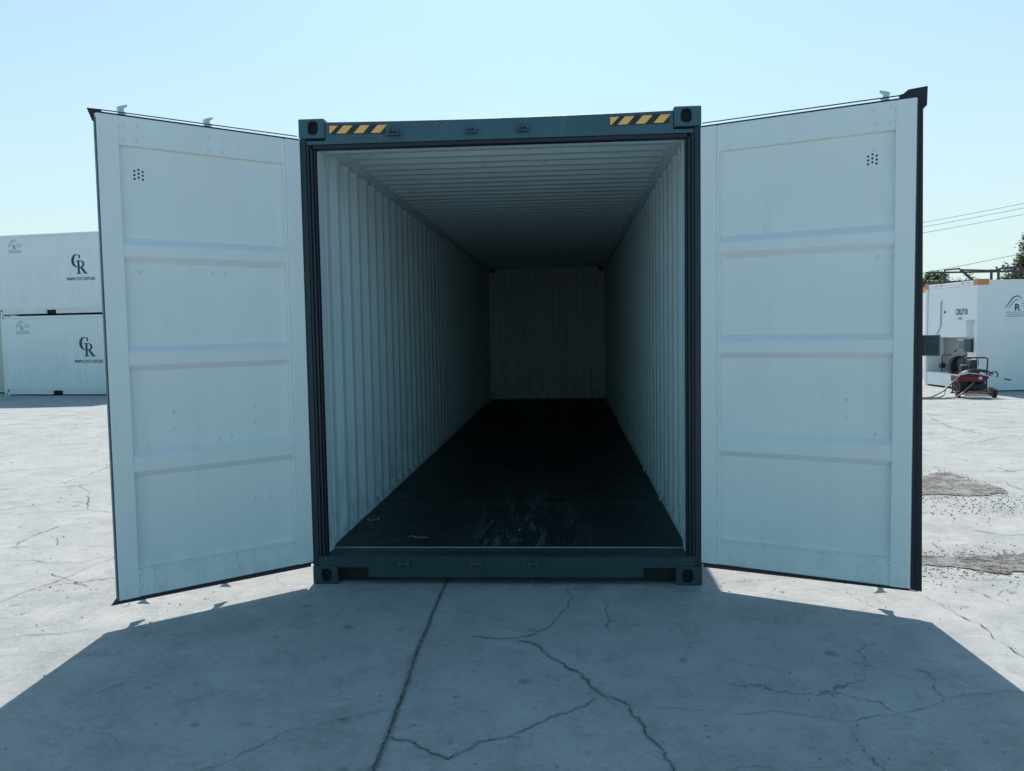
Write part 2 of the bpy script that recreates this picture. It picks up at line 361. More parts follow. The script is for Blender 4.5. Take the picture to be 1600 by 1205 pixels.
FAR = [
 [(-10.31,9.84),(-9.66,9.97),(-9.04,9.92),(-8.27,9.99),(-6,10.1)],[(-8.65,7.88),(-8.28,7.76),(-8.2,8.0),(-8.18,8.5)],
 [(-9,5.7),(-7.44,5.81),(-7.16,5.83)],[(-6.21,5.9),(-6.23,6.24)],[(-6.42,4.47),(-6.11,4.52),(-5.8,4.66),(-5.46,4.71),(-5.27,4.76),(-4,5)],
 [(-6.5,3.1),(-5.55,3.22),(-5.19,3.28),(-4.94,3.36),(-4.78,3.45),(-4.58,3.52),(-3.5,3.7)],
 [(-4.8,3.36),(-4.51,3.05),(-4.28,2.64),(-4.01,2.21),(-3.98,1.88),(-3.89,1.5),(-3.9,1.28),(-3.86,1.0),(-3.84,.86)],
 [(-4.78,2.36),(-4.51,2.46),(-4.39,2.55),(-4.01,2.6),(-3,2.8)],[(-5,.7),(-3.88,.82),(-3.8,.89),(-3.56,.9),(-3.43,.94),(-3.24,.92),(-3.03,.9),(-1.8,1)],
 [(-4.5,.2),(-3.55,.36),(-3.45,.4),(-3.31,.43)],[(-3.78,1.27),(-3.61,1.1),(-3.52,.96)],
 [(4.5,7.1),(5.53,7.2),(5.8,7.22),(6.33,7.52),(6.61,7.61),(7.04,7.93)],[(5.0,6.5),(5.23,6.49),(5.36,6.48)],
 [(4.44,4.59),(4.45,4.03),(4.79,4.02),(5.12,4.0),(5.28,4.09),(7,4.4)],[(4.96,4.37),(5.1,4.22),(5.09,3.72)],
 [(3,3.5),(4.14,3.7),(4.38,3.91),(4.46,3.8),(4.44,3.48),(4.62,3.37),(4.74,3.37),(4.67,3.03),(4.67,2.94),(5.2,2.7)],
 [(3.67,2.74),(4.08,2.71),(4.34,2.58)],[(2.62,.21),(2.77,.16),(2.92,.13),(3.06,.13),(3.5,.1)],
 [(2.71,.07),(2.72,-.04),(2.81,-.11),(2.82,-.26),(3.0,-.5)],[(3.13,.08),(2.99,-.07),(2.88,-.17)],[(3.02,1.0),(3.0,.75),(2.91,.59)],
 [(3.18,.98),(3.31,.9),(3.43,.8)],[(5.6,9.6),(7.5,9.9),(9.5,10.0)],[(6,11.4),(8.4,11.7),(11,11.8)],
]
rg = random.Random(3)
for yy, xx0, xx1 in ((1.9,-9,-2.4),(6.9,-14,-4),(8.9,-16,-5),(12.2,-18,-6),(14,-18,-7),(5.4,3,9),(8.4,4.5,10),(1.5,2.4,5.2),(-.9,-3.4,-2.2),(.45,-4.5,-2.3)):
    FAR.append([(xx0, yy+rg.uniform(-.1, .1)), ((xx0+xx1)/2, yy+rg.uniform(-.15, .15)), (xx1, yy+rg.uniform(-.1, .1))])
for xx, a_, b_ in ((-3.1,-.9,.9),(-5.2,3.2,6.9),(-7.5,5.8,9.9),(-2.75,-.6,.2),(4.9,5.4,8.4),(6.2,7.3,11.5),(3.4,-.2,.4),(2.55,-1.1,-.2)):
    FAR.append([(xx, a_), (xx+rg.uniform(-.4, .4), (a_+b_)/2), (xx+rg.uniform(-.4, .4), b_)])
mc = MB(); mf = MB(); grit_pts = []
for pts, wd, gr in NEAR:
    wd *= CW
    P = fractal(pts, .13, 4, rg)
    P = [p+Vector((rg.uniform(-1, 1), rg.uniform(-1, 1), 0))*.004 for p in P]
    def wf(t):
        k_ = max(.12, .45+1.0*noise.noise(Vector((t*14, wd*900, 1.3))))*(1 if .04 < t < .96 else .3)
        return wd*k_*rg.uniform(.5, 1.2), wd*k_*rg.uniform(.5, 1.2)
    ribbon(mc, P, wf, .004)
    if gr:
        grit_pts += [(p, wd*5, gr) for p in P]
        if gr > .7: ribbon(mf, P, lambda t: (wd*rg.uniform(.6, 2.6), wd*rg.uniform(.6, 2.6)), .002)
        # small side twigs
        for p in P[3::9]:
            a = rg.uniform(0, 6.28); L = rg.uniform(.02, .08)
            ribbon(mc, fractal([(p.x, p.y), (p.x+math.cos(a)*L, p.y+math.sin(a)*L)], .2, 3, rg), lambda t: (wd*.2*(1-t), wd*.2*(1-t)), .0045)
for pts in FAR:
    P = fractal(pts, .10, 4, rg)
    wd = .0042+.0015*abs(P[0].y)*.6
    seed = rg.uniform(0, 50)
    def wf(t):
        q = noise.noise(Vector((t*9, seed, 2.1)))
        return (wd*max(.02, .4+1.4*q)*rg.uniform(.4, 1.1), wd*max(.02, .4+1.4*q)*rg.uniform(.3, .8))
    ribbon(mc, P, wf, .005)
tag(mf.build('crack_edges', 'fringe'), kind='structure')
tag(mc.build('concrete_cracks', 'crack'), kind='structure')
# expansion joint filled with grit
mj = MB(); P = fractal([(-.40,.9),(-.374,.114),(-.357,-1.019),(-.325,-1.726),(-.312,-2.207),(-.30,-3.2)], .01, 5, rg)
ribbon(mj, P, lambda t: (.002+rg.uniform(0, .0065), .002+rg.uniform(0, .0065)), .006)
tag(mj.build('expansion_joint', 'crack'), kind='structure')
mj = MB(); ribbon(mj, P, lambda t: (.006+rg.uniform(0, .008), .008+rg.uniform(0, .012)), .003)
tag(mj.build('joint_edge', 'fringe'), kind='structure')
grit_pts += [(p, .035, 1.) for p in P]
# stones
_t = bmesh.new(); bmesh.ops.create_icosphere(_t, subdivisions=1, radius=.5); _t.verts.ensure_lookup_table()
ICO_V = [tuple(v.co) for v in _t.verts]; ICO_F = [tuple(v.index for v in f_.verts) for f_ in _t.faces]; _t.free()
class Stones:
    def __init__(s): s.v = []; s.f = []; s.bm = s
    def build(s, name, mat):
        me = bpy.data.meshes.new(name); me.from_pydata(s.v, [], s.f); me.materials.append(M[mat])
        o = bpy.data.objects.new(name, me); col.objects.link(o); return o
def stone(bm, x, y, s, rg, z=None):
    z = gz(x, y) if z is None else z
    a = rg.uniform(0, 6.28); ca, sa = math.cos(a), math.sin(a); sx, sy, sz = s*rg.uniform(.7, 1.3), s*rg.uniform(.6, 1.1), s*rg.uniform(.35, .7)
    n = len(bm.v)
    for v in ICO_V:
        p = (v[0]*sx+rg.uniform(-1, 1)*s*.09, v[1]*sy+rg.uniform(-1, 1)*s*.09, v[2]*sz+rg.uniform(-1, 1)*s*.07)
        bm.v.append((x+p[0]*ca-p[1]*sa, y+p[0]*sa+p[1]*ca, z+s*.25+p[2]))
    bm.f += [(a_+n, b_+n, c_+n) for a_, b_, c_ in ICO_F]
def stone_old(bm, x, y, s, rg, z=None):
    z = gz(x, y) if z is None else z
    T = Matrix.Translation((x, y, z+s*.25)) @ Matrix.Rotation(rg.uniform(0, 6.28), 4, 'Z') @ Matrix.Diagonal((s*rg.uniform(.7, 1.3), s*rg.uniform(.6, 1.1), s*rg.uniform(.35, .7), 1))
    vs = bmesh.ops.create_icosphere(bm, subdivisions=1, radius=.5, matrix=T)['verts']
    for v in vs: v.co += Vector((rg.uniform(-1, 1), rg.uniform(-1, 1), rg.uniform(-1, 1)))*s*.09
ms = Stones(); ml = Stones()
for p, sp, gr in grit_pts:
    for _ in range(int(3*gr+rg.random())):
        if rg.random() < .65:
            q = rg.gauss(0, sp*.45), rg.gauss(0, sp*.45)
            stone((ms if rg.random() < .7 else ml).bm, p.x+q[0], p.y+q[1], rg.choice((.003, .004, .004, .006, .008)), rg)
for _ in range(420):     # scattered pebbles near
    x, y = rg.uniform(-3, 3), rg.uniform(-2.6, .1)
    stone((ms if rg.random() < .55 else ml).bm, x, y, .004+.012*rg.random()**4, rg)
for _ in range(150):     # drift in front of sill
    x = rg.gauss(.05, .5); stone(ml.bm, x, rg.uniform(-.25, .05), rg.uniform(.004, .010), rg)
for _ in range(900):
    y = rg.uniform(-1, 13); x = rg.choice((-1, 1))*rg.uniform(1.6, 3+y*1.0)
    stone(ms.bm, x, y, (.004+.014*rg.random()**3)*(1+y*.06), rg)
GR = [[(3.2,3.3),(3.6,3.55),(4.05,3.65),(4.42,3.93),(4.41,3.43),(4.53,3.08),(4.46,2.81),(4.07,2.69),(3.67,2.74),(3.2,2.8)],
      [(2.55,.62),(2.82,.68),(2.94,.66),(3.01,.61),(3.25,.64),(3.49,.71),(3.9,.8),(3.8,.4),(3.28,.29),(3.13,.23),(2.99,.33),(2.89,.41),(2.73,.45),(2.5,.4)]]
mr = MB()
for poly in GR:
    P = fractal(poly+[poly[0]], .20, 5, rg)[:-1]
    mr.bm.faces.new([mr.bm.verts.new((p.x, p.y, .0065)) for p in P])
    x0 = min(p.x for p in P); x1 = max(p.x for p in P); y0 = min(p.y for p in P); y1 = max(p.y for p in P)
    for _ in range(2600):
        x, y = rg.uniform(x0, x1), rg.gauss((y0+y1)/2, (y1-y0)*.33)
        q = min((x-p.x)**2+(y-p.y)**2 for p in P)
        stone((ms if rg.random() < .5 else ml).bm, x, y, .004+.014*rg.random()**2, rg)
for _ in range(700):
    stone(ms.bm, rg.gauss(4.0, .5), rg.gauss(2.35, .28), .005+.016*rg.random()**2, rg)
bmesh.ops.triangulate(mr.bm, faces=mr.bm.faces[:])
tag(mr.build('broken_concrete', 'rubble'), kind='structure')
tag(ms.build('gravel', 'stone'), 'grey grit and pebbles scattered over the concrete yard and along its cracks', 'gravel', kind='stuff')
tag(ml.build('gravel', 'stonel'), 'pale small pebbles and chips strewn on the shaded concrete', 'gravel', kind='stuff')

# ---------------------------------------------------------------- main container
C = empty('shipping_container', label='open dark teal shipping container with both pale grey doors swung wide', cat='shipping container')
LEN, HT, HW = 12.192, 2.896, 1.219
def casting(x, y, z, sx, sy, sz):
    mname = 'teal' if z > 1 else 'tealdark'  # lower castings take the darker copy, their shade put into the colour
    # 8-corner fitting with oval hole in the end face and side face, built with boolean-free ring faces
    mb = MB(); W_, D_, H_ = .162, .178, .118
    x0, x1 = (x, x+sx*W_); y0, y1 = (y, y+sy*D_); z0, z1 = (z, z+sz*H_)
    X0, X1 = sorted((x0, x1)); Y0, Y1 = sorted((y0, y1)); Z0, Z1 = sorted((z0, z1))
    cx = x+sx*.089*1.0; cz = (Z0+Z1)/2+sz*-.004
    n = 24; yf = y
    # front face as ring between rectangle border and stadium hole
    def rect(t):
        c, s = math.cos(t), math.sin(t); k_ = 1/max(abs(c)/((X1-X0)/2), abs(s)/((Z1-Z0)/2)); return ((X0+X1)/2+c*k_, (Z0+Z1)/2+s*k_)
    hole = []
    for i in range(n):
        t = 2*math.pi*i/n; c, s = math.cos(t), math.sin(t)
        hw, hh = .0315, .0395
        q = (abs(c)**3+abs(s)**3)**(-1/3); hole.append((cx+c*hw*q, cz+s*hh*q))
    ang = [2*math.pi*i/n for i in range(n)]
    ca = math.atan2((Z1-Z0)/2, (X1-X0)/2)
    for a in (ca, math.pi-ca, math.pi+ca, 2*math.pi-ca):
        i = min(range(n), key=lambda j: abs(ang[j]-a)); ang[i] = a
    outer = [rect(a) for a in ang]
    A = [mb.bm.verts.new((p[0], yf, p[1])) for p in outer]; B = [mb.bm.verts.new((p[0], yf, p[1])) for p in hole]
    Dp = [mb.bm.verts.new((p[0], yf+sy*.04, p[1])) for p in hole]; Bk = [mb.bm.verts.new((p[0], y1, p[1])) for p in outer]
    for i in range(n):
        j = (i+1) % n
        mb.bm.faces.new((A[i], A[j], B[j], B[i])); mb.bm.faces.new((B[i], B[j], Dp[j], Dp[i])); mb.bm.faces.new((A[j], A[i], Bk[i], Bk[j]))
    mb.bm.faces.new(Bk)
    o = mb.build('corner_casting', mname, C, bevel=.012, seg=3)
    o.modifiers['bevel'].angle_limit = R(50)
    v = MB(); v.box(cx-.045, cx+.045, min(yf+sy*.0405, yf+sy*.12), max(yf+sy*.0405, yf+sy*.12), cz-.05, cz+.05)
    v.build('hole', 'black', o)  # black block standing in for the dark inside the casting
    return o
for sx_ in (-1, 1):
    for (yy, sy_) in ((0, 1), (LEN, -1)):
        casting(sx_*HW, yy, 0, -sx_, sy_, 1); casting(sx_*HW, yy, HT, -sx_, sy_, -1)
# corner posts, door end: stepped steel plus weather seal
for s in (-1, 1):
    mb = MB()
    mb.box(min(s*1.2165, s*1.178), max(s*1.2165, s*1.178), .006, .13, .121, 2.775)
    mb.box(min(s*1.1775, s*1.152), max(s*1.1775, s*1.152), .028, .13, .121, 2.775)
    mb.box(min(s*1.1515, s*1.140), max(s*1.1515, s*1.140), .012, .128, .182, 2.716)
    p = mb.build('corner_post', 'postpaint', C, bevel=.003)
    mb = MB(); mb.box(min(s*1.1395, s*1.127), max(s*1.1395, s*1.127), .030, .075, .186, 2.716)
    mb.box(min(s*1.1765, s*1.160), max(s*1.1765, s*1.160), .010, .0275, .182, 2.74)
    mb.split('door_seal', 'rubber', p, bevel=.003)
    mb = MB()   # white inner lining of the post
    mb.box(min(s*1.139, s*1.1285), max(s*1.139, s*1.1285), .078, .20, .182, 2.72)
    mb.box(min(s*1.205, s*1.1395), max(s*1.205, s*1.1395), .1305, .198, .18, 2.74)
    mb.split('inner_jamb', 'inner', p, bevel=.002)
    mb = MB(); mb.box(min(s*1.2165, s*1.06), max(s*1.2165, s*1.06), LEN-.075, LEN-.004, .119, 2.777)
    mb.build('corner_post', 'teal', C, bevel=.004)
# header (sags a little in the middle), stripes, keepers
def sag(x): return -.010*(1-(x/1.06)**2)
mb = MB(); N = 24
for i in range(N):
    a, b = -1.0568+2.1136*i/N, -1.0568+2.1136*(i+1)/N
ring = []
for i in range(N+1):
    x = -1.0568+2.1136*i/N; g_ = sag(x)
    ring.append([mb.bm.verts.new(q) for q in ((x,.014,2.752+g_),(x,.014,2.876+g_),(x,.12,2.876+g_),(x,.12,2.752+g_))])
for i in range(N):
    for j in range(4): mb.bm.faces.new((ring[i][j], ring[i][(j+1) % 4], ring[i+1][(j+1) % 4], ring[i+1][j]))
mb.bm.faces.new(ring[0]); mb.bm.faces.new(ring[-1][::-1])
mb.box(-1.178, 1.178, .0145, .12, 2.742, 2.7655)
hd = mb.build('header', 'teal', C, bevel=.004)
mb = MB(); mb.box(-1.139, 1.139, .022, .09, 2.7165, 2.7415); mb.build('door_seal', 'rubber', hd, bevel=.004)
mb = MB(); mb.box(-1.139, 1.139, .092, .16, 2.718, 2.85); mb.build('inner_header', 'inner', hd)
mb = MB(); mb.box(-1.055, 1.055, LEN-.075, LEN-.014, 2.75, 2.876); mb.build('rear_header', 'teal', C)
def stripes(x0, x1, z0, z1, rev):
    mb = MB(); n = 4; pitch = (x1-x0)/n*1.0; sl = (z1-z0)*1.05
    zz = lambda x: sag(x)
    fn = lambda p, t: (p[0], t, p[1]+sag(p[0]))
    mb.prism([(x0-.004, z0-.006), (x1+.002, z0-.006), (x1+.002, z1+.006), (x0-.004, z1+.006)], fn, .0125, .0155)
    o = mb.build('hazard_decal', 'decal', hd)
    mb = MB(); pitch = .1065
    for i in range(n):
        bx = x0+.043+pitch*(i-1); wdt = .058
        if i == 0: poly = [(x0, z0), (x0, z1), (x0+.055, z1), (x0+.006, z0)]
        else: poly = [(bx, z0), (bx+sl*.9, z1), (bx+sl*.9+wdt, z1), (bx+wdt, z0)]
        mb.prism(poly, fn, .0105, .0122)
    mb.split('yellow_stripe', 'yellow', o)
stripes(-1.028, -.685, 2.806, 2.853, 0); stripes(.681, 1.028, 2.806, 2.853, 0)
def keeper(x, z, up, parent):
    mb = MB(); s = 1 if up else -1
    mb.box(x-.038, x+.038, -.028, .014, z-.020, z-.012) if up else mb.box(x-.036, x+.036, -.032, .0, z+.012, z+.020)
    for dx in (-.030, .022):
        mb.box(x+dx, x+dx+.010, -.026, .013, z-.0118, z+.016)
    mb.tube([(x-.012, -.014, z+.006), (x+.018, -.014, z+.010)], .007, 8)
    mb.build('cam_keeper', 'teal', parent, bevel=.003)
for x in (-.628, -.155, .158): keeper(x, 2.797, True, hd)
# sill
mb = MB()
mb.box(-.862, .862, .0, .16, .045, .174)
for s in (-1, 1):
    mb.box(min(s*1.0565, s*.8625), max(s*1.0565, s*.8625), .0, .16, .107, .174)
    mb.box(min(s*1.1775, s*1.057), max(s*1.1775, s*1.057), .002, .12, .1185, .1735)
mb.box(-1.178, 1.178, .002, .022, .1745, .180)
mb.box(-1.15, 1.15, .0305, .14, .1745, .1775)
sl = mb.build('sill', 'tealdark', C, bevel=.004)  # header's teal in its darker copy, shade painted into the colour
mb = MB(); mb.box(-1.139, 1.139, .1405, .21, .1745, .1795)
mb.build('threshold_plate', 'tealdark', sl, bevel=.006)
mb = MB(); mb.box(-1.127, 1.127, .211, .2155, .1725, .1835); mb.build('floor_edge', 'galv', sl)
mb = MB()
for s in (-1, 1): mb.box(min(s*1.056, s*.863), max(s*1.056, s*.863), .06, .15, .012, .106)
mb.split('recess', 'black', sl)  # black blocks set in the notches in place of their shade
for x in (-.630, -.177, .179): keeper(x, .124, False, sl)
# underframe
mb = MB()
for s in (-1, 1): mb.box(min(s*1.217, s*1.15), max(s*1.217, s*1.15), .18, LEN-.18, .02, .168)
mb.box(-1.149, 1.149, LEN-.16, LEN-.01, .02, .168)
for i in range(40): mb.box(-1.149, 1.149, .35+i*.29, .35+i*.29+.045, .03, .135)
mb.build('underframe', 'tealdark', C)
# floor
mb = MB(); mb.box(-1.2, 1.2, .217, LEN-.14, .137, .172); mb.build('floor', 'ply', C)
# corrugated walls
def wall(s):
    prof = [(.20, 1.166)]; y = .301-.208
    y = .232
    prof = [(.19, 1.166), (.232, 1.166)]
    y0 = .301-.278
    while y0 < LEN-.25:
        # facing slope y0..+.068, inner flat ..+.138, hidden slope ..+.206, outer flat
        for dy, x in ((0, 1.201), (.068, 1.166), (.138, 1.166), (.206, 1.201)):
            if y0+dy > .235: prof.append((y0+dy, x))
        y0 += .278
    prof.append((LEN-.04, 1.201))
    mb = MB(); mb.sheet(prof, lambda p, t: (s*p[1], p[0], t), .14, 2.80)
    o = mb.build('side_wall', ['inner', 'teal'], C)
    for q in o.data.polygons:
        pass
    # normals must face inwards so the solidified outside takes the second material
    bmm = bmesh.new(); bmm.from_mesh(o.data)
    for fc in bmm.faces:
        if fc.normal.x*s > 0: fc.normal_flip()
    bmm.to_mesh(o.data); bmm.free()
    md = o.modifiers.new('solid', 'SOLIDIFY'); md.thickness = .003; md.offset = -1; md.material_offset = 1; md.material_offset_rim = 1
    return o
for s in (-1, 1):
    wl = wall(s)
    mb = MB(); mb.prism([(1.161, .1725), (1.204, .1725), (1.204, .235), (1.161, .185)], lambda p, t: (s*p[0], t, p[1]), .235, LEN-.14)
    mb.build('kick_plate', 'inner', wl)
    mb = MB()   # top rail seen from inside as a sloped smooth band
    fn = lambda p, t: (s*p[0], t, p[1])
    mb.prism([(1.150, 2.790), (1.205, 2.790), (1.205, 2.872), (1.118, 2.872), (1.118, 2.848)], fn, .115, LEN-.05)
    mb.build('top_rail', 'inner', C)
    mb = MB(); mb.box(min(s*1.2165, s*1.2055), max(s*1.2165, s*1.2055), .18, LEN-.18, 2.79, 2.876); mb.build('outer_rail', 'teal', C)
    # lashing rings and dents
    mb = MB()
    for yy in (.30, 1.55, 3.95, 6.3, 8.7):
        x = s*1.150
        pts = [(x-s*.0, yy+.02*math.sin(t), 2.70 if yy < 1 else 2.735)+() for t in (0,)]
        ring_ = [(x-s*(.012+.012*math.sin(t/2)), yy+.020*math.cos(t), (2.70 if yy < 1 else 2.742)+.028*math.sin(t)) for t in [i*2*math.pi/14 for i in range(15)]]
        mb.tube(ring_, .0045, 6)
    mb.split('lashing_ring', 'inner', wl)
    mb = MB()
    for yy in [.24+i*1.39 for i in range(6)]:
        x = s*1.150
        ring_ = [(x-s*.010, yy+.018*math.cos(t), .215+.024*math.sin(t)) for t in [i*2*math.pi/14 for i in range(15)]]
        mb.tube(ring_, .0045, 6)
    mb.split('lashing_ring', 'inner', wl)
# roof: corrugations run across
prof = [(.10, 2.866)]; y0 = .235
while y0 < LEN-.3:
    for dy, z in ((0, 2.866), (.045, 2.834), (.100, 2.834), (.145, 2.866)): prof.append((y0+dy, z))
    y0 += .209
prof.append((LEN-.03, 2.866))
mb = MB(); mb.sheet(prof, lambda p, t: (t, p[0], p[1]), -1.165, 1.165)
ro = mb.build('roof', ['inner', 'teal'], C)
bmm = bmesh.new(); bmm.from_mesh(ro.data)
for fc in bmm.faces:
    if fc.normal.z > 0: fc.normal_flip()
bmm.to_mesh(ro.data); bmm.free()
md = ro.modifiers.new('solid', 'SOLIDIFY'); md.thickness = .003; md.offset = -1; md.material_offset = 1; md.material_offset_rim = 1
# end wall
prof = [(-1.20, LEN-.13)]; x = -1.12
while x < 1.05:
    for dx, yy in ((0, LEN-.13), (.02, LEN-.085), (.115, LEN-.085), (.135, LEN-.13)): prof.append((x+dx, yy))
    x += .249
prof.append((1.20, LEN-.13))
mb = MB(); mb.sheet(prof, lambda p, t: (p[0], p[1], t), .14, 2.86)
ew = mb.build('end_wall', ['inner', 'teal'], C)
bmm = bmesh.new(); bmm.from_mesh(ew.data)
for fc in bmm.faces:
    if fc.normal.y > 0: fc.normal_flip()
bmm.to_mesh(ew.data); bmm.free()
md = ew.modifiers.new('solid', 'SOLIDIFY'); md.thickness = .003; md.offset = -1; md.material_offset = 1; md.material_offset_rim = 1
mb = MB(); mb.box(-1.16, 1.16, LEN-.16, LEN-.135, .1725, .21); mb.build('kick_rail', 'inner', ew)
mb = MB(); mb.box(-1.165, 1.165, LEN-.145, LEN-.134, 2.785, 2.865); mb.build('head_rail', 'inner', ew)

# ---------------------------------------------------------------- doors
LRIV = [(1.029,2.718),(.958,2.722),(1.032,2.644),(.961,2.643),(.573,2.717),(.501,2.716),(.577,2.638),(.5,2.64),(1.040,1.942),(.969,1.941),(.572,1.942),(.502,1.944),(.823,1.158),(.827,1.06),(.352,1.161),(.356,1.065),(1.040,.981),(.968,.982),(.57,.985),(.498,.99),(.374,.598),(.282,.597),(1.040,.282),(.971,.277),(.974,.198),(1.040,.203),(.58,.277),(.503,.282),(.575,.199),(.499,.204)]
RRIV = [(.971,2.725),(1.049,2.73),(.975,2.65),(1.049,2.65),(.986,1.948),(1.060,1.948),(.84,1.166),(.842,1.068),(.988,.98),(1.060,.984),(.995,.266),(1.066,.274),(1.0,.195),(1.066,.198),(.967,2.527)]
def door(hinge, out, side, width, strip0, riv, vent, rods):
    A = Vector(hinge); B = Vector(out); e = (B-A).normalized(); ang = math.atan2(e.y, e.x)
    s = 1 if side == 'L' else -1
    fn = lambda p, t: (t, s*p[1], p[0])            # p=(z,w)
    Z0, Z1 = .145, 2.766; U0 = .012; S1 = .108
    d = .031
    prof = [(Z0, -.010), (.290, -.010), (.2915, -.001), (.299, -.001), (.3015, -d)]
    for (a, b, c_, e_) in ((.808, .843, .921, .959), (1.397, 1.430, 1.498, 1.535), (1.986, 2.022, 2.080, 2.120)):
        prof += [(a, -d), (b, -.003), (c_, -.003), (e_, -d)]
    prof += [(2.611, -d), (2.614, -.006), (Z1, -.006)]
    mb = MB()
    mb.sheet(prof, fn, S1+.012, strip0)
    mb.sheet([(z, -.050 if False else ww-.004) for z, ww in prof], fn, S1+.012, strip0)
    # hollow-section stiles
    b_ = lambda u0, u1, w0, w1, z0, z1: mb.box(u0, u1, min(s*w0, s*w1), max(s*w0, s*w1), z0, z1)
    b_(U0, S1, -.050, 0, Z0, Z1); b_(S1+.0005, S1+.0135, -.049, -.003, Z0+.002, Z1-.002)
    b_(strip0, width, -.050, .0, Z0, Z1)
    b_(S1+.001, strip0-.001, -.050, -.008, Z0+.001, Z0+.012); b_(S1+.001, strip0-.001, -.050, -.008, Z1-.012, Z1-.001)
    D = mb.build('door', 'white', C, bevel=.009, seg=3)
    D.location = (A.x, A.y, 0); D.rotation_euler = (0, 0, ang)
    # outer skin, dark
    mb = MB()
    b2 = lambda u0, u1, w0, w1, z0, z1: mb.box(u0, u1, min(s*w0, s*w1), max(s*w0, s*w1), z0, z1)
    b2(U0, width, -.056, -.0515, Z0, Z1)
    mb.build('outer_skin', 'teal', D)
    # bolt heads
    mb = MB()
    for (uu, z) in riv:
        w0 = -.0065 if z > 2.614 else (-.0105 if z < .30 else -d-.0005)
        n = 10; rr = .013
        ringA = [(uu+math.cos(t)*rr, z+math.sin(t)*rr) for t in [2*math.pi*i/n for i in range(n)]]
        A_ = [mb.bm.verts.new((p[0], s*w0, p[1])) for p in ringA]
        B_ = [mb.bm.verts.new((uu+(p[0]-uu)*.8, s*(w0+.007), z+(p[1]-z)*.8)) for p in ringA]
        C_ = [mb.bm.verts.new((uu+(p[0]-uu)*.35, s*(w0+.0105), z+(p[1]-z)*.35)) for p in ringA]
        for i in range(n):
            j = (i+1) % n; mb.bm.faces.new((A_[i], A_[j], B_[j], B_[i])); mb.bm.faces.new((B_[i], B_[j], C_[j], C_[i]))
        mb.bm.faces.new(C_)
    mb.split('bolt_head', 'white', D, smooth=True)
    # vent: raised black discs stand in for the dark of the holes
    mb = MB()
    for ci, du in enumerate((-.0215, 0, .0215)):
        for ri in range(3):
            zz = vent[1]+(.022 if ci != 1 else .031)-ri*.021
            uu = vent[0]+du; n = 10
            mb.prism([(uu+.0058*math.cos(2*math.pi*i/n), zz+.0058*math.sin(2*math.pi*i/n)) for i in range(n)], lambda p, t: (p[0], s*t, p[1]), -d-.001, -d+.0012)
    mb.build('vent', 'black', D)
    # seals
    P_ = lambda mb_, poly, w0, w1: mb_.prism(poly, lambda p, t: (p[0], s*t, p[1]), w0, w1)
    mb = MB()
    mb.box(U0, width, min(s*-.03, s*-.006), max(s*-.03, s*-.006), Z1+.0005, Z1+.009)
    mb.box(U0, width, min(s*-.03, s*-.004), max(s*-.03, s*-.004), Z0-.010, Z0-.0005)
    if side == 'L':
        P_(mb, [(.016, 2.792), (1.12, 2.787), (1.12, 2.7915), (.016, 2.797)], -.03, -.024)
        P_(mb, [(1.119, 2.7755), (width+.002, 2.766), (width+.002, 2.72), (width+.012, 2.726), (width+.036, 2.789), (1.119, 2.7915)], -.03, -.024)
    else:
        P_(mb, [(.016, 2.792), (1.12, 2.790), (1.12, 2.7955), (.016, 2.797)], -.03, -.024)
        P_(mb, [(1.08, 2.7745), (width+.001, 2.767), (width+.001, .135), (1.226, .131), (1.196, 2.707), (1.214, 2.726), (1.216, 2.822), (1.125, 2.818), (1.100, 2.799), (1.08, 2.7955)], -.03, -.024)
        P_(mb, [(width+.002, .14), (width+.020, .14), (width+.012, 2.75), (width+.002, 2.75)], -.023, -.010)
    mb.split('seal', 'rubber', D)
    mb = MB()
    if side == 'L':
        P_(mb, [(.02, .1345), (width, .1345), (width+.006, .160), (width+.038, .121), (.02, .112)], -.03, -.022)
        mb.build('bottom_seal', 'rubber2', D)
        mb = MB(); P_(mb, [(width+.001, .15), (width+.009, .15), (width+.007, 2.74), (width+.001, 2.74)], -.03, -.002)
        mb.build('edge_trim', 'teal', D)
    else:
        P_(mb, [(.02, .1345), (width+.04, .1305), (width+.04, .128), (.02, .112)], -.03, -.022)
        mb.build('bottom_seal', 'rubber2', D)
    # lock rods with cams at both ends, on the outside of the leaf
    CAM_T = [(-.0127,0),(-.0115,.016),(-.017,.037),(.006,.047),(.033,.055),(.038,.049),(.017,.030),(.017,.018),(.0345,.010),(.021,-.002)]
    CAM_B = [(-.015,0),(.015,0),(.0166,-.009),(.030,-.0136),(.0136,-.0226),(.012,-.0347),(.036,-.056),(.030,-.059),(-.033,-.044),(-.038,-.038),(-.018,-.036),(-.012,-.020)]
    for ur in rods:
        mb = MB(); mb.tube([(ur, s*-.085, .135), (ur, s*-.085, 2.79)], .017, 10)
        for zz in (.45, 1.0, 1.9, 2.45): mb.box(ur-.04, ur+.04, min(s*-.066, s*-.057), max(s*-.066, s*-.057), zz, zz+.08)
        rod = mb.build('locking_rod', 'galv', D)
        mb = MB()
        t = .030
        P_(mb, [(ur-p[0], 2.792+p[1]) for p in CAM_T], -.098, -.070)
        P_(mb, [(ur-.018, 2.770), (ur+.018, 2.770), (ur+.018, 2.790), (ur-.018, 2.790)], -.105, -.062)
        mb.build('cam', 'galv', rod, bevel=.003)
        mb = MB()
        P_(mb, [(ur-p[0], .130+p[1]) for p in CAM_B], -.098, -.070)
        P_(mb, [(ur-.02, .131), (ur+.02, .131), (ur+.02, .142), (ur-.02, .142)], -.105, -.062)
        mb.build('cam', 'galv', rod, bevel=.003)
